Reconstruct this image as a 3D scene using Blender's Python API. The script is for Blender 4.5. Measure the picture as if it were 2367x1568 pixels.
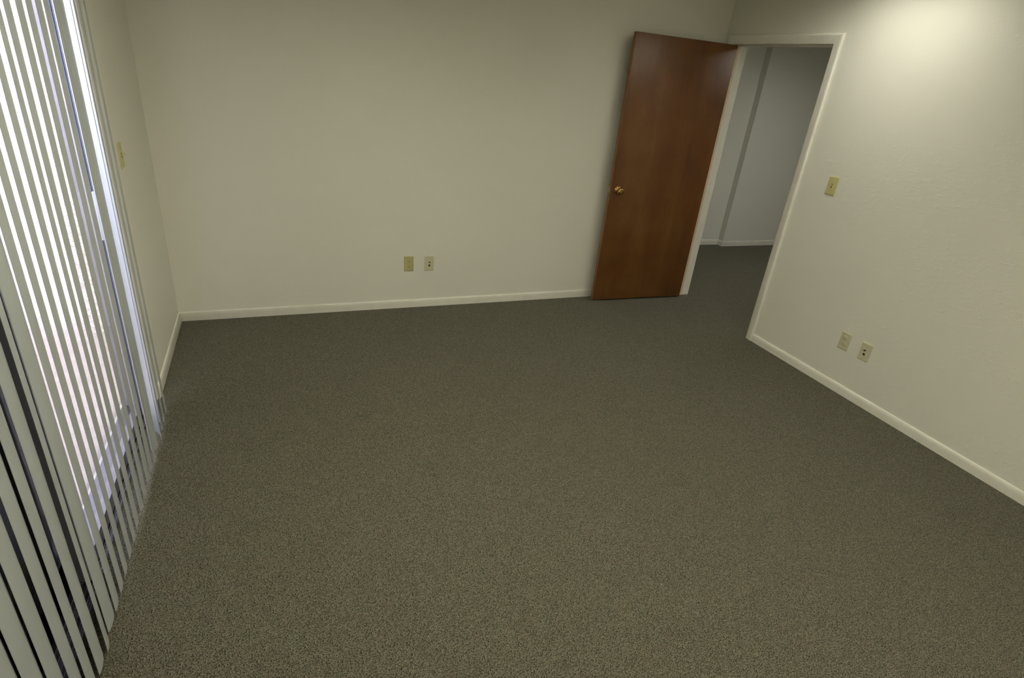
import bpy, bmesh, math, random
from mathutils import Vector, Matrix

for o in list(bpy.data.objects): bpy.data.objects.remove(o)
SC = bpy.context.scene
COL = SC.collection
PI = math.pi

# ------------------------------------------------------------------ camera
CAM_H = 1.7004
PITCH, YAW, ROLL = math.radians(25.403), math.radians(24.371), math.radians(5.930)
fwd = Vector((math.sin(YAW)*math.cos(PITCH), math.cos(YAW)*math.cos(PITCH), -math.sin(PITCH)))
rt0 = Vector((math.cos(YAW), -math.sin(YAW), 0)); up0 = rt0.cross(fwd)
rt = math.cos(ROLL)*rt0 + math.sin(ROLL)*up0
up = -math.sin(ROLL)*rt0 + math.cos(ROLL)*up0
cam = bpy.data.cameras.new('camera')
cam.sensor_fit = 'HORIZONTAL'; cam.sensor_width = 36.0
cam.lens = 36.0*1307.33/2367.0
cam.clip_start = 0.02; cam.clip_end = 200
co = bpy.data.objects.new('camera', cam); COL.objects.link(co)
m = Matrix((rt, up, -fwd)).transposed().to_4x4(); m.translation = Vector((0, 0, CAM_H))
co.matrix_world = m
SC.camera = co

# ------------------------------------------------------------------ view, world, sun
vs = SC.view_settings
vs.view_transform = 'Standard'; vs.look = 'None'; vs.gamma = 1.0; vs.use_curve_mapping = False
vs.exposure = 0.0
W = bpy.data.worlds.new('sky'); SC.world = W; W.use_nodes = True
wn = W.node_tree.nodes; wl = W.node_tree.links
bg = wn['Background']
bg.inputs['Color'].default_value = (0.82, 0.81, 1.0, 1); bg.inputs['Strength'].default_value = 6.0
sun = bpy.data.lights.new('sun', 'SUN'); sun.energy = 4.5; sun.angle = math.radians(0.6); sun.color = (1.0, 0.94, 0.90)
so = bpy.data.objects.new('sun', sun); COL.objects.link(so)
so.rotation_euler = (-Vector((0.0, -0.62, 0.80))).to_track_quat('-Z', 'Y').to_euler()
ROOM_LAMP = 8.4
ROOM_LAMP2 = 14.2
HALL_FILL = 10.5

# ------------------------------------------------------------------ dimensions (metres)
XL, XR, YB, YF, ZC = -0.6255, 3.3157, 3.9409, -0.85, 2.44
WT = 0.125                       # partition thickness
OPY0, OPY1, OPZ = 0.62, 2.935, 2.06   # sliding door opening in the left wall
DY0, DY1, DZ = 2.946, 3.838, 2.025   # doorway in the right wall

# ------------------------------------------------------------------ mesh helpers
def box(bm, x0, x1, y0, y1, z0, z1):
    v = [bm.verts.new(p) for p in ((x0,y0,z0),(x1,y0,z0),(x1,y1,z0),(x0,y1,z0),(x0,y0,z1),(x1,y0,z1),(x1,y1,z1),(x0,y1,z1))]
    for f in ((0,3,2,1),(4,5,6,7),(0,1,5,4),(1,2,6,5),(2,3,7,6),(3,0,4,7)): bm.faces.new([v[i] for i in f])
def bevel_all(bm, w, seg=2):
    bmesh.ops.bevel(bm, geom=list(bm.edges), offset=w, segments=seg, profile=0.5, affect='EDGES')
def obj(name, bm, mat, parent=None, smooth=False, angle=None):
    bmesh.ops.recalc_face_normals(bm, faces=bm.faces)
    me = bpy.data.meshes.new(name); bm.to_mesh(me); bm.free()
    if mat: me.materials.append(mat)
    if smooth or angle:
        for p in me.polygons: p.use_smooth = True
        if angle: me.set_sharp_from_angle(angle=math.radians(angle))
    o = bpy.data.objects.new(name, me); COL.objects.link(o)
    if parent: o.parent = parent
    return o
def tag(o, label=None, cat=None, group=None, kind=None):
    if label: o['label'] = label
    if cat: o['category'] = cat
    if group: o['group'] = group
    if kind: o['kind'] = kind
    return o
def empty(name, loc=(0,0,0), rot=(0,0,0)):
    o = bpy.data.objects.new(name, None); COL.objects.link(o); o.location = loc; o.rotation_euler = rot
    o.empty_display_size = 0.05
    return o
def lathe(bm, prof, n=32, mat=None):
    """prof: (radius, distance along +Z)"""
    rings = []
    for r, z in prof:
        if r < 1e-6: rings.append([bm.verts.new((0,0,z))])
        else: rings.append([bm.verts.new((r*math.cos(2*PI*k/n), r*math.sin(2*PI*k/n), z)) for k in range(n)])
    for a, b in zip(rings, rings[1:]):
        for k in range(n):
            k2 = (k+1) % n
            vs_ = [a[k % len(a)], a[k2 % len(a)], b[k2 % len(b)], b[k % len(b)]]
            u = []
            for v in vs_:
                if v not in u: u.append(v)
            if len(u) > 2: bm.faces.new(u)
    if mat is not None: bmesh.ops.transform(bm, matrix=mat, verts=bm.verts)
def sweep(bm, prof, path):
    """prof: list of 2-D points; path: list of functions mapping a profile point to 3-D"""
    rings = [[bm.verts.new(f(*p)) for p in prof] for f in path]
    n = len(prof)
    for a, b in zip(rings, rings[1:]):
        for k in range(n): bm.faces.new([a[k], a[(k+1) % n], b[(k+1) % n], b[k]])
    bm.faces.new(rings[0]); bm.faces.new(list(reversed(rings[-1])))

# ------------------------------------------------------------------ materials
def mat(name, color, rough=0.6, metallic=0.0, spec=0.5, coat=0.0):
    M = bpy.data.materials.new(name); M.use_nodes = True
    b = M.node_tree.nodes['Principled BSDF']
    b.inputs['Base Color'].default_value = (*color, 1); b.inputs['Roughness'].default_value = rough
    b.inputs['Metallic'].default_value = metallic; b.inputs['Specular IOR Level'].default_value = spec
    b.inputs['Coat Weight'].default_value = coat
    return M
def nd(M, t, **kw):
    n = M.node_tree.nodes.new(t)
    for k, v in kw.items():
        if k in n.inputs: n.inputs[k].default_value = v
        else: setattr(n, k, v)
    return n
def lk(M, a, b): M.node_tree.links.new(a, b)
def coords(M, scale=(1,1,1), rot=(0,0,0)):
    t = nd(M, 'ShaderNodeTexCoord'); mp = nd(M, 'ShaderNodeMapping')
    mp.inputs['Scale'].default_value = scale; mp.inputs['Rotation'].default_value = rot
    lk(M, t.outputs['Object'], mp.inputs['Vector']); return mp.outputs['Vector']
def ramp(M, fac, stops):
    r = nd(M, 'ShaderNodeValToRGB'); e = r.color_ramp.elements
    while len(e) < len(stops): e.new(0.5)
    for k, (p, c) in enumerate(stops):
        e[k].position = p; e[k].color = (*c, 1) if len(c) == 3 else c
    lk(M, fac, r.inputs['Fac']); return r.outputs['Color']
def mathn(M, op, a, b=None, **kw):
    n = nd(M, 'ShaderNodeMath', operation=op)
    for i, v in enumerate((a, b)):
        if v is None: continue
        if isinstance(v, (int, float)): n.inputs[i].default_value = v
        else: lk(M, v, n.inputs[i])
    return n.outputs[0]

def plaster(name, color, strength=0.8):
    """painted, hand-trowelled plaster: faint sparse ridges and shallow waves"""
    M = mat(name, color, 0.55, spec=0.3)
    b = M.node_tree.nodes['Principled BSDF']
    v = coords(M, (1, 0.62, 1.5))
    w = nd(M, 'ShaderNodeTexNoise', Scale=24.0, Detail=2.5, Roughness=0.5, Distortion=0.35); lk(M, v, w.inputs['Vector'])
    # thin ridge where the noise crosses one level, only in patches
    d = mathn(M, 'ABSOLUTE', mathn(M, 'SUBTRACT', w.outputs['Fac'], 0.53))
    ridge = ramp(M, d, [(0.0, (1,1,1)), (0.045, (0,0,0))])
    pt = nd(M, 'ShaderNodeTexNoise', Scale=2.6, Detail=2.0); lk(M, v, pt.inputs['Vector'])
    patch = ramp(M, pt.outputs['Fac'], [(0.42, (0,0,0)), (0.62, (1,1,1))])
    br = nd(M, 'ShaderNodeTexNoise', Scale=19.0, Detail=1.0); lk(M, v, br.inputs['Vector'])
    ridge = mathn(M, 'MULTIPLY', ridge, ramp(M, br.outputs['Fac'], [(0.50, (0,0,0)), (0.62, (1,1,1))]))
    f = nd(M, 'ShaderNodeTexNoise', Scale=38.0, Detail=3.0, Roughness=0.6); lk(M, v, f.inputs['Vector'])
    wave = nd(M, 'ShaderNodeTexNoise', Scale=11.0, Detail=2.0); lk(M, v, wave.inputs['Vector'])
    h = mathn(M, 'MULTIPLY', mathn(M, 'MULTIPLY', ridge, patch), 0.75)
    h = mathn(M, 'ADD', h, mathn(M, 'MULTIPLY', mathn(M, 'MULTIPLY', f.outputs['Fac'], patch), 0.9))
    h = mathn(M, 'ADD', h, mathn(M, 'MULTIPLY', wave.outputs['Fac'], 0.9))
    bp = nd(M, 'ShaderNodeBump', Strength=strength, Distance=0.0035); lk(M, h, bp.inputs['Height'])
    lk(M, bp.outputs['Normal'], b.inputs['Normal'])
    return M

def carpet(name):
    M = mat(name, (0.2, 0.18, 0.12), 0.95, spec=0.1)
    b = M.node_tree.nodes['Principled BSDF']
    v = coords(M, (1/0.0045, 1/0.0034, 1))
    # wobble the rows a little
    wb = nd(M, 'ShaderNodeTexNoise', Scale=0.35, Detail=2.0); lk(M, v, wb.inputs['Vector'])
    mx = nd(M, 'ShaderNodeVectorMath', operation='MULTIPLY_ADD')
    lk(M, wb.outputs['Color'], mx.inputs[0]); mx.inputs[1].default_value = (1.1, 0.9, 0); lk(M, v, mx.inputs[2])
    vo = nd(M, 'ShaderNodeTexVoronoi', Randomness=0.62, Scale=1.0, voronoi_dimensions='2D'); lk(M, mx.outputs[0], vo.inputs['Vector'])
    loop = ramp(M, vo.outputs['Distance'], [(0.12, (1,1,1)), (0.70, (0,0,0))])
    sep = nd(M, 'ShaderNodeSeparateColor'); lk(M, vo.outputs['Color'], sep.inputs[0])
    # yarn colour varies loop by loop: taupe, olive, dark flecks
    yarn = ramp(M, sep.outputs[0], [(0.0, (0.105,0.095,0.064)), (0.3, (0.185,0.170,0.117)), (0.65, (0.222,0.205,0.145)), (1.0, (0.310,0.288,0.212))])
    big = nd(M, 'ShaderNodeTexNoise', Scale=0.05, Detail=4.0, Roughness=0.6); lk(M, v, big.inputs['Vector'])
    tint = ramp(M, big.outputs['Fac'], [(0.36, (0.97,1.005,0.985)), (0.5, (1,1,1)), (0.66, (1.03,0.995,0.99))])
    m1 = nd(M, 'ShaderNodeMix', data_type='RGBA', blend_type='MULTIPLY'); m1.inputs[0].default_value = 1.0
    lk(M, yarn, m1.inputs[6]); lk(M, tint, m1.inputs[7])
    # gaps between loops are darker
    gap = ramp(M, vo.outputs['Distance'], [(0.25, (1,1,1)), (0.68, (0.10,0.095,0.08))])
    m2 = nd(M, 'ShaderNodeMix', data_type='RGBA', blend_type='MULTIPLY'); m2.inputs[0].default_value = 1.0
    lk(M, m1.outputs[2], m2.inputs[6]); lk(M, gap, m2.inputs[7])
    lk(M, m2.outputs[2], b.inputs['Base Color'])
    bp = nd(M, 'ShaderNodeBump', Strength=0.8, Distance=0.003); lk(M, loop, bp.inputs['Height'])
    lk(M, bp.outputs['Normal'], b.inputs['Normal'])
    b.inputs['Sheen Weight'].default_value = 0.1
    return M

def wood(name):
    M = mat(name, (0.2, 0.09, 0.03), 0.36, spec=0.4, coat=0.08)
    b = M.node_tree.nodes['Principled BSDF']; b.inputs['Coat Roughness'].default_value = 0.25
    v = coords(M, (1, 1, 0.16))
    a = nd(M, 'ShaderNodeTexNoise', Scale=6.0, Detail=5.0, Roughness=0.55, Distortion=0.8); lk(M, v, a.inputs['Vector'])
    g = nd(M, 'ShaderNodeTexNoise', Scale=120.0, Detail=3.0, Roughness=0.6); lk(M, v, g.inputs['Vector'])
    v2 = coords(M, (1, 1, 1))
    c = nd(M, 'ShaderNodeTexNoise', Scale=4.0, Detail=3.0); lk(M, v2, c.inputs['Vector'])
    s = mathn(M, 'ADD', mathn(M, 'MULTIPLY', a.outputs['Fac'], 0.55), mathn(M, 'MULTIPLY', c.outputs['Fac'], 0.45))
    s = mathn(M, 'ADD', s, mathn(M, 'MULTIPLY', mathn(M, 'SUBTRACT', g.outputs['Fac'], 0.5), 0.22))
    colr = ramp(M, s, [(0.30, (0.108,0.038,0.0105)), (0.5, (0.152,0.059,0.0165)), (0.72, (0.205,0.090,0.028))])
    lk(M, colr, b.inputs['Base Color'])
    bp = nd(M, 'ShaderNodeBump', Strength=0.12, Distance=0.0004); lk(M, g.outputs['Fac'], bp.inputs['Height'])
    lk(M, bp.outputs['Normal'], b.inputs['Normal'])
    return M

def noisy(name, c0, c1, scale, rough=0.6, bump=0.0, dist=0.002, **kw):
    M = mat(name, c0, rough, **kw); b = M.node_tree.nodes['Principled BSDF']
    n = nd(M, 'ShaderNodeTexNoise', Scale=scale, Detail=4.0, Roughness=0.6); lk(M, coords(M), n.inputs['Vector'])
    lk(M, ramp(M, n.outputs['Fac'], [(0.35, c0), (0.65, c1)]), b.inputs['Base Color'])
    if bump:
        bp = nd(M, 'ShaderNodeBump', Strength=bump, Distance=dist); lk(M, n.outputs['Fac'], bp.inputs['Height'])
        lk(M, bp.outputs['Normal'], b.inputs['Normal'])
    return M

M_WALL = plaster('painted_plaster', (0.80, 0.782, 0.702), 0.16)
M_WALLR = plaster('trowelled_plaster', (0.80, 0.782, 0.702), 0.30)
M_HALLWALL = plaster('hall_plaster', (0.80, 0.79, 0.72), 0.15)
M_CEIL = plaster('ceiling_plaster', (0.86, 0.85, 0.79), 0.4)
M_CARPET = carpet('loop_carpet')
M_TRIM = noisy('glossy_white_trim_paint', (0.80,0.78,0.70), (0.85,0.83,0.75), 9.0, 0.32, 0.05, spec=0.45)
M_WOOD = wood('stained_veneer')
M_EDGE = noisy('light_edge_wood', (0.24,0.115,0.042), (0.30,0.145,0.055), 40.0, 0.5)
M_RAW = noisy('bare_edge_wood', (0.72,0.56,0.38), (0.80,0.64,0.45), 60.0, 0.7)
M_BRASS = noisy('aged_brass', (0.38,0.23,0.07), (0.46,0.29,0.10), 30.0, 0.24, metallic=1.0)
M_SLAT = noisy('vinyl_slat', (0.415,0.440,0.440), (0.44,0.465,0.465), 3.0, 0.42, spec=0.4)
M_RAIL = noisy('painted_rail', (0.72,0.72,0.66), (0.76,0.76,0.70), 5.0, 0.4)
M_IVORY = noisy('ivory_plastic', (0.50,0.465,0.225), (0.55,0.51,0.25), 14.0, 0.34)
M_IVORY2 = noisy('yellowed_plastic', (0.56,0.52,0.24), (0.60,0.555,0.27), 14.0, 0.34)
M_ALMOND = noisy('almond_plastic', (0.60,0.575,0.40), (0.64,0.61,0.44), 14.0, 0.34)
M_DARK = noisy('dark_slot', (0.010,0.009,0.006), (0.014,0.012,0.008), 30.0, 0.8)
M_SLOT = noisy('shaded_slot_plastic', (0.13,0.115,0.055), (0.16,0.14,0.07), 30.0, 0.7)
M_STEEL = noisy('zinc_metal', (0.45,0.43,0.38), (0.55,0.53,0.47), 40.0, 0.35, metallic=1.0)
M_ALU = noisy('aluminium_frame', (0.40,0.38,0.43), (0.47,0.45,0.50), 12.0, 0.42, metallic=0.4)
M_ALUD = noisy('dark_aluminium_frame', (0.13,0.125,0.15), (0.17,0.165,0.19), 12.0, 0.3, metallic=0.85)
M_ALU2 = noisy('grey_aluminium', (0.25,0.235,0.27), (0.29,0.275,0.31), 12.0, 0.4, metallic=0.25)
M_LATCH = noisy('pale_latch_and_lit_stile', (0.66,0.66,0.70), (0.72,0.72,0.76), 12.0, 0.4)  # latch's own pale tone; on the stile strips it paints light
M_RUBBER = noisy('black_gasket', (0.012,0.012,0.014), (0.02,0.02,0.022), 25.0, 0.6)
M_SCREEN = noisy('black_sun_screen', (0.008,0.008,0.010), (0.013,0.013,0.015), 90.0, 0.9, spec=0.1)
M_PATIO = noisy('pink_concrete', (0.37,0.325,0.315), (0.43,0.38,0.37), 14.0, 0.9, 0.3)
M_STUCCO = noisy('outdoor_stucco', (0.72,0.70,0.67), (0.80,0.78,0.75), 26.0, 0.9, 0.7, 0.02)
M_BLOCK = noisy('rough_stone_stucco', (0.55,0.50,0.49), (0.74,0.70,0.69), 34.0, 0.9, 0.8, 0.02)
M_BLUE = noisy('painted_sky_reflection', (0.06,0.075,0.30), (0.08,0.10,0.36), 10.0, 0.3)  # sky reflected in the door stile, put into the colour

M_GLASS = bpy.data.materials.new('clear_glass'); M_GLASS.use_nodes = True
_n = M_GLASS.node_tree.nodes; _l = M_GLASS.node_tree.links
_n.remove(_n['Principled BSDF'])
_t = _n.new('ShaderNodeBsdfTransparent'); _t.inputs['Color'].default_value = (0.93,0.95,0.95,1)
_g = _n.new('ShaderNodeBsdfGlossy'); _g.inputs['Roughness'].default_value = 0.01
_f = _n.new('ShaderNodeFresnel'); _f.inputs['IOR'].default_value = 1.45
_gm = _n.new('ShaderNodeNewGeometry'); _m1 = _n.new('ShaderNodeMath'); _m1.operation = 'SUBTRACT'; _m1.inputs[0].default_value = 1.0
_l.new(_gm.outputs['Backfacing'], _m1.inputs[1])
_m2 = _n.new('ShaderNodeMath'); _m2.operation = 'MULTIPLY'; _l.new(_f.outputs[0], _m2.inputs[0]); _l.new(_m1.outputs[0], _m2.inputs[1])
_x = _n.new('ShaderNodeMixShader'); _l.new(_m2.outputs[0], _x.inputs[0]); _l.new(_t.outputs[0], _x.inputs[1]); _l.new(_g.outputs[0], _x.inputs[2])
_l.new(_x.outputs[0], _n['Material Output'].inputs['Surface'])

def lamp_mat(name, color, strength):
    M = bpy.data.materials.new(name); M.use_nodes = True
    b = M.node_tree.nodes['Principled BSDF']
    b.inputs['Base Color'].default_value = (0.8,0.8,0.75,1)
    b.inputs['Emission Color'].default_value = (*color, 1); b.inputs['Emission Strength'].default_value = strength
    return M
M_LAMP = lamp_mat('lit_diffuser', (1.0, 0.98, 0.86), ROOM_LAMP)
M_LAMP2 = lamp_mat('lit_diffuser_middle_and_fill', (1.0, 0.965, 0.79), ROOM_LAMP2)
M_FILLH = lamp_mat('hall_fill_diffuser', (1.0, 0.99, 0.90), HALL_FILL)  # emitter of the added hall fill light

# ------------------------------------------------------------------ setting: floor, ceiling, walls
def S(name, bm, m_, label, cat, **kw):
    o = obj(name, bm, m_, **kw); return tag(o, label, cat, kind='structure')

bm = bmesh.new()
def fq(x0, x1, y0, y1, z):
    bm.faces.new([bm.verts.new(p) for p in ((x0,y0,z),(x1,y0,z),(x1,y1,z),(x0,y1,z))])
box(bm, -0.645, 8.2, YF-0.15, 5.45, -0.04, 0.0)
S('floor', bm, M_CARPET, 'grey brown loop pile carpet running through the room into the hall', 'floor')

bm = bmesh.new(); box(bm, XL-0.2, 8.2, YF-0.15, 5.45, ZC, ZC+0.15)
S('ceiling', bm, M_CEIL, 'flat plaster ceiling over room and hall', 'ceiling')

bm = bmesh.new(); box(bm, XL-0.15, XR+WT-0.005, YB, YB+WT, 0, ZC)
S('wall_back', bm, M_WALL, 'pale plaster wall behind the brown door with two plates low down', 'wall')
bm = bmesh.new()
box(bm, XL-0.15, XL, OPY1, YB, 0, ZC); box(bm, XL-0.15, XL, YF, OPY0, 0, ZC); box(bm, XL-0.15, XL, OPY0, OPY1, OPZ, ZC)
S('wall_left', bm, M_WALL, 'pale plaster wall holding the sliding glass door', 'wall')
bm = bmesh.new()
box(bm, XR, XR+WT, YF, DY0-0.012, 0, ZC); box(bm, XR, XR+WT, DY1+0.012, YB, 0, ZC); box(bm, XR, XR+WT, DY0-0.012, DY1+0.012, DZ+0.012, ZC)
S('wall_right', bm, M_WALLR, 'trowel textured pale wall with the open doorway', 'wall')
bm = bmesh.new(); box(bm, XL-0.15, XR+WT, YF-0.15, YF, 0, ZC)
S('wall_front', bm, M_WALL, 'plain pale wall closing the room opposite the brown door', 'wall')
# hall beyond the doorway
HX, HY = 5.02, 5.215
bm = bmesh.new()
P = [(XR+WT, 5.295), (HX, 5.295), (HX, HY), (8.0, HY), (8.0, 5.45), (XR+WT, 5.45)]
lo = [bm.verts.new((x, y, 0)) for x, y in P]; hi = [bm.verts.new((x, y, ZC)) for x, y in P]
for k in range(len(P)):
    k2 = (k+1) % len(P); bm.faces.new([lo[k], lo[k2], hi[k2], hi[k]])
S('wall_hall_back', bm, M_HALLWALL, 'dim hall wall with a shallow step seen through the doorway', 'wall')
bm = bmesh.new(); box(bm, XR, XR+WT, YB+WT, 5.45, 0, ZC)
S('wall_hall_left', bm, M_HALLWALL, 'hall side wall continuing past the room corner', 'wall')
bm = bmesh.new(); box(bm, 8.0, 8.15, 1.3, 5.45, 0, ZC); box(bm, XR+WT, 8.15, 1.2, 1.3, 0, ZC)
S('wall_hall_right', bm, M_HALLWALL, 'far end walls of the hall, out of view', 'wall')

# ------------------------------------------------------------------ baseboards (ranch profile: rounded top)
BH = 0.061
BPROF = [(0,0),(0.0125,0),(0.0125,0.032),(0.0120,0.042),(0.0105,0.050),(0.0080,0.056),(0.0045,0.060),(0.001,BH),(0,BH)]   # (out from wall, height)
def baseboard(name, pts, label, m_=None):
    """pts: (x, y, ox, oy): wall point and outward offset vector scaled for mitres"""
    bm = bmesh.new()
    path = []
    for (x, y, ox, oy) in pts:
        path.append(lambda t, h, x=x, y=y, ox=ox, oy=oy: (x+ox*t, y+oy*t, h))
    sweep(bm, BPROF, path)
    return S(name, bm, m_ or M_TRIM, label, 'baseboard', angle=50)
baseboard('baseboard_back', [(XL, YB, 1, -1), (XR, YB, -1, -1)], 'low cream baseboard along the wall behind the brown door')
baseboard('baseboard_left', [(XL, YB, 1, -1), (XL, OPY1+0.012, 1, 0)], 'short cream baseboard between the blinds and the back corner')
baseboard('baseboard_right', [(XR, 2.8835, -1, 0), (XR, YF, -1, 1)], 'long cream baseboard running from the doorway casing to the right')
baseboard('baseboard_hall', [(XR+WT, 5.295, 1, -1), (HX, 5.295, -1, -1), (HX, HY, -1, -1), (8.0, HY, 0, -1)], 'white baseboard stepping along the hall wall')

# ------------------------------------------------------------------ doorway casing and jamb
CPROF = [(0,0),(0,0.0085),(0.002,0.0105),(0.020,0.0125),(0.036,0.0150),(0.046,0.0172),(0.053,0.0172),(0.058,0.0150),(0.0612,0.0105),(0.062,0.006),(0.062,0)]  # (away from opening, out of wall)
trim = empty('trim_1', (XR, (DY0+DY1)/2, 0)); tag(trim, 'cream painted casing and jamb around the open doorway', 'door frame', kind='structure')
def to_local(o, root):
    o.parent = root; o.matrix_parent_inverse = root.matrix_world.inverted() if False else Matrix.Translation(-Vector(root.location))
def casing(xf, sx, y0, y1, zt):
    bm = bmesh.new()
    path = [lambda u, t: (xf+sx*t, y1+u, 0.0), lambda u, t: (xf+sx*t, y1+u, zt+u),
            lambda u, t: (xf+sx*t, y0-u, zt+u), lambda u, t: (xf+sx*t, y0-u, 0.0)]
    sweep(bm, CPROF, path); return bm
o = obj('casing', casing(XR, -1, DY0-0.004, DY1+0.004, DZ+0.002), M_TRIM, angle=40); to_local(o, trim)
o = obj('casing', casing(XR+WT, 1, DY0-0.004, DY1+0.004, DZ+0.002), M_TRIM, angle=40); to_local(o, trim)
bm = bmesh.new()
jx0, jx1 = XR-0.002, XR+WT+0.002
box(bm, jx0, jx1, DY1, DY1+0.012, 0, DZ+0.012); box(bm, jx0, jx1, DY0-0.012, DY0, 0, DZ+0.012); box(bm, jx0, jx1, DY0, DY1, DZ, DZ+0.012)
o = obj('jamb', bm, M_TRIM); to_local(o, trim)
bm = bmesh.new()
sx0, sx1 = XR+0.040, XR+0.078
for a in ((sx0, sx1, DY0, DY0+0.011, 0, DZ), (sx0, sx1, DY0+0.011, DY1, DZ-0.011, DZ)):
    b2 = bmesh.new(); box(b2, *a); bevel_all(b2, 0.002, 2)
    me = bpy.data.meshes.new('t'); b2.to_mesh(me); b2.free(); bm.from_mesh(me); bpy.data.meshes.remove(me)
o = obj('door_stop', bm, M_TRIM, angle=40); to_local(o, trim)
# bare wood line where the jamb edge was never painted, and the strike plate in the other jamb
bm = bmesh.new(); box(bm, XR+0.003, XR+0.054, DY1-0.004, DY1, 0.0, DZ-0.002)
o = obj('jamb_edge', bm, M_RAW); to_local(o, trim); o['label'] = 'bare wood edge line'
bm = bmesh.new(); box(bm, XR+0.006, XR+0.034, DY0, DY0+0.0012, 0.895, 0.952)
b2 = bmesh.new(); box(b2, XR-0.004, XR+0.008, DY0-0.001, DY0+0.0012, 0.905, 0.942); me = bpy.data.meshes.new('t'); b2.to_mesh(me); b2.free(); bm.from_mesh(me)
o = obj('strike_plate', bm, M_BRASS); to_local(o, trim); o['label'] = 'small brass strike plate'

# ------------------------------------------------------------------ wooden door, swung open towards the back wall
HP = Vector((3.308, 3.786, 0)); FP = Vector((2.4355, 3.822, 0))
DW = (FP-HP).length; ang = math.atan2((FP-HP).y, (FP-HP).x)          # local +X runs from hinge to free edge
door = empty('door_1', HP, (0, 0, ang)); tag(door, 'flat reddish brown wooden door standing open in front of the back wall', 'door', kind='structure')
D0, D1, DT = 0.013, 2.017, 0.035
# local: x 0..DW, front face y=0, body extends to local -Y (towards the back wall)
bm = bmesh.new(); box(bm, 0, DW, -DT, 0, D0, D1); bevel_all(bm, 0.0015, 2)
o = obj('door_leaf', bm, M_WOOD, door, angle=30)
bm = bmesh.new(); box(bm, DW-0.0003, DW+0.0012, -DT+0.002, -0.002, D0+0.001, D1-0.001)
obj('edge_band', bm, M_EDGE, door)['label'] = 'lighter wood edge'
def knob(sgn, y):
    k = bmesh.new()
    prof = [(0,0),(0.0315,0),(0.0325,0.002),(0.031,0.0055),(0.024,0.009),(0.014,0.0105),(0.0115,0.014),(0.0112,0.026),(0.0135,0.031),
            (0.0205,0.0355),(0.0250,0.0415),(0.0268,0.0480),(0.0262,0.0540),(0.0230,0.0590),(0.0165,0.0622),(0.0075,0.0640),(0.0,0.0642)]
    R = Matrix.Rotation(-sgn*PI/2, 4, 'X')
    lathe(k, prof, 40, Matrix.Translation((DW-0.060, y, 0.928)) @ R)
    return k
obj('door_knob', knob(1, 0.0), M_BRASS, door, smooth=True)
obj('door_knob', knob(-1, -DT), M_BRASS, door, smooth=True)
bm = bmesh.new(); box(bm, DW-0.0005, DW+0.0015, -DT+0.005, -0.005, 0.900, 0.957)
lp = obj('latch_plate', bm, M_BRASS, door)
bm = bmesh.new(); vs_ = [(DW+0.001, -0.026, 0.919), (DW+0.001, -0.010, 0.919), (DW+0.013, -0.024, 0.919), (DW+0.013, -0.026, 0.919)]
l0 = [bm.verts.new(p) for p in vs_]; l1 = [bm.verts.new((p[0], p[1], 0.938)) for p in vs_]
bm.faces.new(l0); bm.faces.new(l1)
for k in range(4): bm.faces.new([l0[k], l0[(k+1)%4], l1[(k+1)%4], l1[k]])
obj('latch_bolt', bm, M_STEEL, lp)
for z in (0.24, 1.02, 1.80):
    bm = bmesh.new(); lathe(bm, [(0,0),(0.0055,0),(0.0055,0.088),(0.004,0.091),(0,0.092)], 16, Matrix.Translation((-0.006, -DT-0.004, z-0.045)))
    b2 = bmesh.new(); box(b2, -0.0015, 0.0, -DT, -0.004, z-0.044, z+0.044); me = bpy.data.meshes.new('t'); b2.to_mesh(me); b2.free(); bm.from_mesh(me)
    obj('hinge', bm, M_BRASS, door, angle=30)
# two pale nicks in the veneer below the knob
bm = bmesh.new()
for (dx, dz, r) in ((0.118, 0.835, 0.0016), (0.119, 0.829, 0.0012), (0.127, 0.818, 0.0014)):
    lathe(bm, [(0, 0.0004), (r, 0.0003), (r, 0)], 8, Matrix.Translation((DW-dx, 0, dz)) @ Matrix.Rotation(-PI/2, 4, 'X'))
obj('nick', bm, M_RAW, door)

# ------------------------------------------------------------------ wall plates
# local frame: X along the wall, Z up, +Y... plates are built facing local -Y and turned to their wall
def plate_body(name, m_, root, sloped=0.0045):
    w, h, t = 0.035, 0.057, 0.0055
    bm = bmesh.new()
    c = [(-w,-h),(w,-h),(w,h),(-w,h)]; e = 0.0042
    a = [bm.verts.new((x, 0, z)) for x, z in c]
    mdl = [bm.verts.new((x, -0.0025, z)) for x, z in c]
    f = [bm.verts.new((x-math.copysign(e, x), -t, z-math.copysign(e, z))) for x, z in c]
    bm.faces.new(a); bm.faces.new(f)
    for p, q_ in ((a, mdl), (mdl, f)):
        for k in range(4): bm.faces.new([p[k], p[(k+1)%4], q_[(k+1)%4], q_[k]])
    bmesh.ops.bevel(bm, geom=[ed for ed in bm.edges if all(v in f for v in ed.verts)], offset=0.0012, segments=2, affect='EDGES')
    return obj(name, bm, m_, root, angle=25)
def disc(bm, x, z, r, y0, y1, n=20, sx=1.0):
    lathe(bm, [(r, 0), (r, y0-y1), (0, y0-y1)], n, Matrix.Translation((x, y0, z)) @ Matrix.Rotation(PI/2, 4, 'X') )
def screw(root, x, z, m_):
    bm = bmesh.new(); disc(bm, x, z, 0.0032, -0.0054, -0.0064, 14)
    s = obj('screw', bm, m_, root, angle=40)
    bm = bmesh.new(); box(bm, x-0.0026, x+0.0026, -0.00655, -0.0060, z-0.0004, z+0.0004)
    obj('screw_slot', bm, M_SLOT, s)
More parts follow.
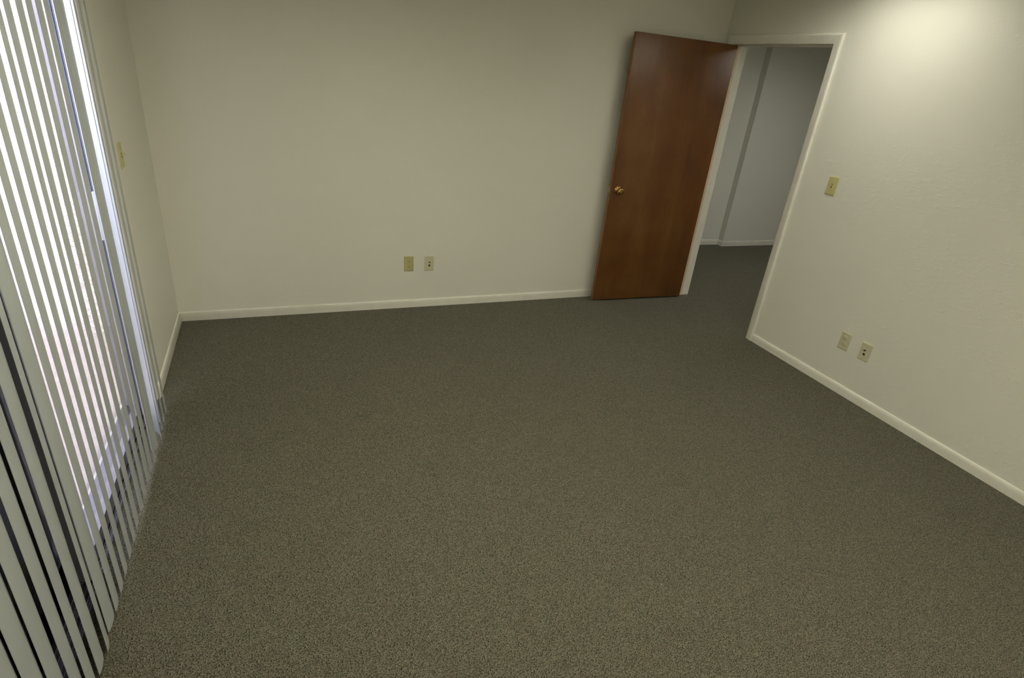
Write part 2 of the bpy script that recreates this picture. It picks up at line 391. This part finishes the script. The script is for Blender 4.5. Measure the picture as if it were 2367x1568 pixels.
def outlet(loc, rz, m_, label, group=None):
    r = empty('power_outlet', loc, (0,0,rz)); tag(r, label, 'power outlet', group)
    plate_body('cover_plate', m_, r)
    screw(r, 0, 0, m_)
    for dz in (0.0195, -0.0195):
        bm = bmesh.new()
        pts = []
        for k in range(28):
            a = 2*PI*k/28; x, z = 0.0172*math.cos(a), 0.0172*math.sin(a)
            pts.append((x, max(-0.0142, min(0.0142, z))))
        f0 = [bm.verts.new((x, -0.0050, z+dz)) for x, z in pts]; f1 = [bm.verts.new((x*0.96, -0.0082, z*0.96+dz)) for x, z in pts]
        for k in range(28): bm.faces.new([f0[k], f0[(k+1)%28], f1[(k+1)%28], f1[k]])
        bm.faces.new(f1)
        so_ = obj('socket', bm, m_, r, angle=30)
        bm = bmesh.new()
        box(bm, -0.0078, -0.0050, -0.0087, -0.0070, dz-0.0002, dz+0.0082); box(bm, 0.0050, 0.0076, -0.0087, -0.0070, dz+0.0006, dz+0.0078)
        obj('slot', bm, M_SLOT, so_)
        bm = bmesh.new(); disc(bm, 0, dz-0.0072, 0.0029, -0.0070, -0.0087, 12)
        obj('ground_hole', bm, M_SLOT, so_)
    return r
def data_plate(loc, rz, m_, label):
    r = empty('data_outlet', loc, (0,0,rz)); tag(r, label, 'data outlet')
    plate_body('cover_plate', m_, r)
    screw(r, 0, 0.042, m_); screw(r, 0, -0.042, m_)
    bm = bmesh.new(); lathe(bm, [(0.0062,0),(0.0062,0.0035),(0.0046,0.0040),(0.0046,0.0105),(0.0030,0.0105),(0.0030,0.006),(0,0.006)], 18,
                            Matrix.Translation((0, -0.0050, 0.012)) @ Matrix.Rotation(PI/2, 4, 'X'))
    obj('coax_connector', bm, M_STEEL, r, angle=30)
    bm = bmesh.new(); disc(bm, 0, 0.012, 0.0044, -0.0060, -0.0158, 12); obj('connector_cap', bm, M_DARK, r)
    bm = bmesh.new(); box(bm, -0.0082, 0.0082, -0.0068, -0.0050, -0.0230, -0.0050)
    j = obj('jack', bm, m_, r)
    bm = bmesh.new(); box(bm, -0.0062, 0.0062, -0.0072, -0.0060, -0.0208, -0.0080); obj('jack_opening', bm, M_DARK, j)
    return r
def switch(loc, rz, m_, label):
    r = empty('light_switch', loc, (0,0,rz)); tag(r, label, 'light switch')
    plate_body('cover_plate', m_, r)
    screw(r, 0, 0.030, m_); screw(r, 0, -0.030, m_)
    bm = bmesh.new(); box(bm, -0.0050, 0.0050, -0.0062, -0.0050, -0.0120, 0.0120); obj('toggle_slot', bm, M_SLOT, r)
    bm = bmesh.new(); box(bm, -0.0040, 0.0040, -0.019, -0.0045, -0.0045, 0.0045)
    for v in bm.verts:
        if v.co.y < -0.01: v.co.z += 0.0075; v.co.x *= 0.8
    bevel_all(bm, 0.0008, 2); obj('toggle', bm, m_, r, angle=40)
    return r
outlet((0.894, YB, 0.343), 0, M_IVORY, 'yellowed power outlet on the back wall, left of the data outlet')
data_plate((1.047, YB, 0.342), 0, M_ALMOND, 'almond data outlet with a black jack hole on the back wall')
RW = -PI/2                          # faces -X
outlet((XR, 2.184, 0.336), RW, M_ALMOND, 'almond power outlet low on the right wall near the doorway')
data_plate((XR, 2.034, 0.332), RW, M_ALMOND, 'almond data outlet with a black jack hole low on the right wall')
switch((XR, 2.637, 1.221), RW, M_IVORY2, 'yellowed light switch beside the doorway on the right wall')
switch((XL, 3.166, 1.177), PI/2, M_IVORY2, 'yellowed switch plate seen edge-on beside the vertical blind')

# ------------------------------------------------------------------ sliding glass door
sd = empty('door_2', (XL, (OPY0+OPY1)/2, 0)); tag(sd, 'sliding glass door behind the vertical blind', 'sliding door', kind='structure')
def sub(name, bm, m_, parent=sd, **kw):
    o = obj(name, bm, m_, **kw); to_local(o, parent) if parent is sd else setattr(o, 'parent', parent)
    return o
bm = bmesh.new()
# outer frame sides and head
box(bm, -0.775, -0.655, OPY1-0.030, OPY1, 0, OPZ); box(bm, -0.775, -0.655, OPY0, OPY0+0.030, 0, OPZ); box(bm, -0.775, -0.655, OPY0+0.030, OPY1-0.030, OPZ-0.035, OPZ)
sub('door_frame', bm, M_ALU)
# sill track with raised ribs
bm = bmesh.new(); box(bm, -0.775, -0.645, OPY0, OPY1, -0.05, 0.004)
tr = sub('sill_track', bm, M_ALUD)
bm = bmesh.new()
for k, x in enumerate((-0.650, -0.657, -0.664, -0.678, -0.685, -0.692, -0.706)):
    box(bm, x-0.0012, x+0.0012, OPY0, OPY1, 0.0035, 0.010 if k in (0, 3, 6) else 0.0075)
o = obj('track_rib', bm, M_ALU); o.parent = tr; 
# sliding (far) panel
def panel(y0, y1, x0, x1, mname, st=0.062):
    bm = bmesh.new()
    box(bm, x0, x1, y0, y0+st, 0.012, OPZ-0.036); box(bm, x0, x1, y1-st, y1, 0.012, OPZ-0.036)
    box(bm, x0, x1, y0+st, y1-st, 0.012, 0.075); box(bm, x0, x1, y0+st, y1-st, OPZ-0.09, OPZ-0.036)
    p = sub('door_panel', bm, mname)
    bm = bmesh.new(); box(bm, (x0+x1)/2-0.002, (x0+x1)/2+0.002, y0+st, y1-st, 0.075, OPZ-0.09)
    g = obj('glass_pane', bm, M_GLASS); g.parent = p; g.matrix_parent_inverse = Matrix.Identity(4)
    return p
pf = panel(1.745, 2.900, -0.700, -0.668, M_ALU2, 0.07)
bm = bmesh.new(); box(bm, -0.7015, -0.6665, 1.742, 1.816, 0.02, OPZ-0.04); sub('lightened_meeting_stile', bm, M_LATCH)['label'] = 'meeting stile made paler to brighten its shaded side'  # paler overlay: brightness painted onto a stile that stands in shade
pn = panel(OPY0+0.032, 1.86, -0.752, -0.722, M_SCREEN, 0.07)
bm = bmesh.new(); box(bm, -0.764, -0.757, OPY0+0.032, 1.815, 0.012, OPZ-0.04)
sub('sun_screen', bm, M_SCREEN).__setitem__('label', 'black sun screen on the near fixed pane')
bm = bmesh.new(); box(bm, -0.668, -0.652, 2.742, 2.786, 0.90, 1.10); bevel_all(bm, 0.004, 2)
lt = sub('latch_handle', bm, M_LATCH, angle=40)
bm = bmesh.new(); box(bm, -0.653, -0.648, 2.758, 2.770, 0.975, 0.995); obj('latch_lever', bm, M_DARK).parent = lt
for n_ in ('latch_lever',): 
    bpy.data.objects[n_].matrix_parent_inverse = Matrix.Identity(4)
bm = bmesh.new(); box(bm, -0.6685, -0.6660, 2.752, 2.768, 0.02, OPZ-0.04); sub('sky_reflection_strip', bm, M_BLUE)['label'] = 'blue strip painted as a sky reflection on the stile'  # no real part: sky reflection on the stile, painted blue
bm = bmesh.new(); box(bm, -0.6685, -0.6650, 2.770, 2.800, 0.02, OPZ-0.04); sub('lit_stile_strip', bm, M_LATCH)  # pale strip paints the daylit part of the stile

# ------------------------------------------------------------------ outdoors
bm = bmesh.new(); box(bm, -1.47, -0.80, -3, 9, -0.30, -0.055)
S('patio', bm, M_PATIO, 'sunlit pink concrete patio outside the sliding door', 'patio')
bm = bmesh.new(); box(bm, -0.80, -0.775, OPY0-0.1, OPY1+0.1, -0.30, -0.03); box(bm, -12, -1.47, -6, 14, -0.35, -0.058)
S('ground', bm, M_STUCCO, 'pale ground beyond the patio', 'ground')
bm = bmesh.new(); box(bm, -1.62, -1.472, -3, 9, -0.057, 1.25)
S('wall_garden', bm, M_STUCCO, 'white sunlit garden wall beyond the patio', 'wall')
bm = bmesh.new(); box(bm, -1.12, -0.80, 3.95, 4.2, -0.054, 2.6)
S('wall_pier', bm, M_BLOCK, 'rough stone pier outside the sliding door', 'wall')

# ------------------------------------------------------------------ vertical blind
vb = empty('vertical_blind', (-0.572, 1.75, 0)); tag(vb, 'white vertical blind with half turned vinyl slats over the sliding glass door', 'blind')
XB = -0.574; SW = 0.089; SG = 0.007; Z0, Z1 = 0.018, 2.137
SLATS = [(1.104-0.0762*k, 10+((k*37) % 7)-3) for k in range(7, -1, -1)] + \
 [(1.18,9),(1.26,10),(1.328,12),(1.409,8),(1.481,18),(1.553,3),(1.629,10),(1.702,11.5),(1.776,12),(1.857,11),(1.934,12.5),(2.008,9),(2.102,8),(2.183,8),
  (2.271,7),(2.347,7),(2.423,15),(2.499,1),(2.580,26),(2.655,16.5),(2.730,12),(2.806,12)]
def slat_mesh():
    bm = bmesh.new(); n = 10; th = 0.0009
    A = []; B = []
    for k in range(n+1):
        u = -SW/2 + SW*k/n; b_ = SG*(1-(2*u/SW)**2)-SG/2
        A.append((b_+th/2, u)); B.append((b_-th/2, u))
    ring = A + B[::-1]
    lo = [bm.verts.new((x, y, Z0)) for x, y in ring]; hi = [bm.verts.new((x, y, Z1)) for x, y in ring]
    N = len(ring)
    for k in range(N): bm.faces.new([lo[k], lo[(k+1)%N], hi[(k+1)%N], hi[k]])
    for r_ in (lo, hi):
        for k in range(n): bm.faces.new([r_[k], r_[k+1], r_[N-2-k], r_[N-1-k]])
    return bm
first = None
for (yc, ph) in SLATS:
    if first is None:
        first = obj('slat', slat_mesh(), M_SLAT, vb, angle=35); s = first
    else:
        s = first.copy(); COL.objects.link(s); s.parent = vb
    s.location = (XB-vb.location.x, yc-vb.location.y, 0); s.rotation_euler = (0, 0, math.radians(ph))
bm = bmesh.new(); box(bm, -0.600, -0.548, 0.50, 2.90, 2.135, 2.185); bevel_all(bm, 0.003, 2)
o = obj('head_rail', bm, M_RAIL, angle=40); to_local(o, vb)

# ------------------------------------------------------------------ ceiling lights (above the frame), two of them added as fill
def troffer(x, y, lx, ly, m_, label, nx=4, ny=4, hang=0.065, louvre=0.028):
    """surface box light: opaque sides, lit panel above an egg-crate louvre"""
    r = empty('ceiling_light', (x, y, ZC)); tag(r, label, 'ceiling light', 'ceiling lights')
    bm = bmesh.new(); f = 0.012
    for a in ((-lx, lx, -ly, -ly+f), (-lx, lx, ly-f, ly), (-lx, -lx+f, -ly+f, ly-f), (lx-f, lx, -ly+f, ly-f)): box(bm, *a, -hang, 0.0)
    obj('housing', bm, M_RAIL, r)
    bm = bmesh.new(); box(bm, -lx+f, lx-f, -ly+f, ly-f, -hang+louvre+0.002, -hang+louvre+0.008); obj('light_diffuser', bm, m_, r)
    bm = bmesh.new()
    for k in range(1, nx): xx = -lx+2*lx*k/nx; box(bm, xx-0.0012, xx+0.0012, -ly+f, ly-f, -hang, -hang+louvre)
    for k in range(1, ny): yy = -ly+2*ly*k/ny; box(bm, -lx+f, lx-f, yy-0.0012, yy+0.0012, -hang+0.0003, -hang+louvre-0.0003)
    obj('louvre', bm, M_RAIL, r)
    return r
troffer(2.81, 2.42, 0.30, 0.30, M_LAMP, 'square ceiling light close to the right wall')
troffer(0.55, 1.70, 0.30, 0.60, M_LAMP2, 'oblong ceiling light over the middle of the room', 4, 8)
troffer(1.40, -0.15, 0.60, 0.30, M_LAMP2, 'unseen oblong fill light added near the front wall', 8, 4)  # added unseen lamp, lifts ambient light on back wall and floor
troffer(4.9, 3.2, 0.30, 0.60, M_FILLH, 'unseen oblong fill light added over the hall', 4, 8)  # added unseen lamp, brightens the hall beyond the doorway
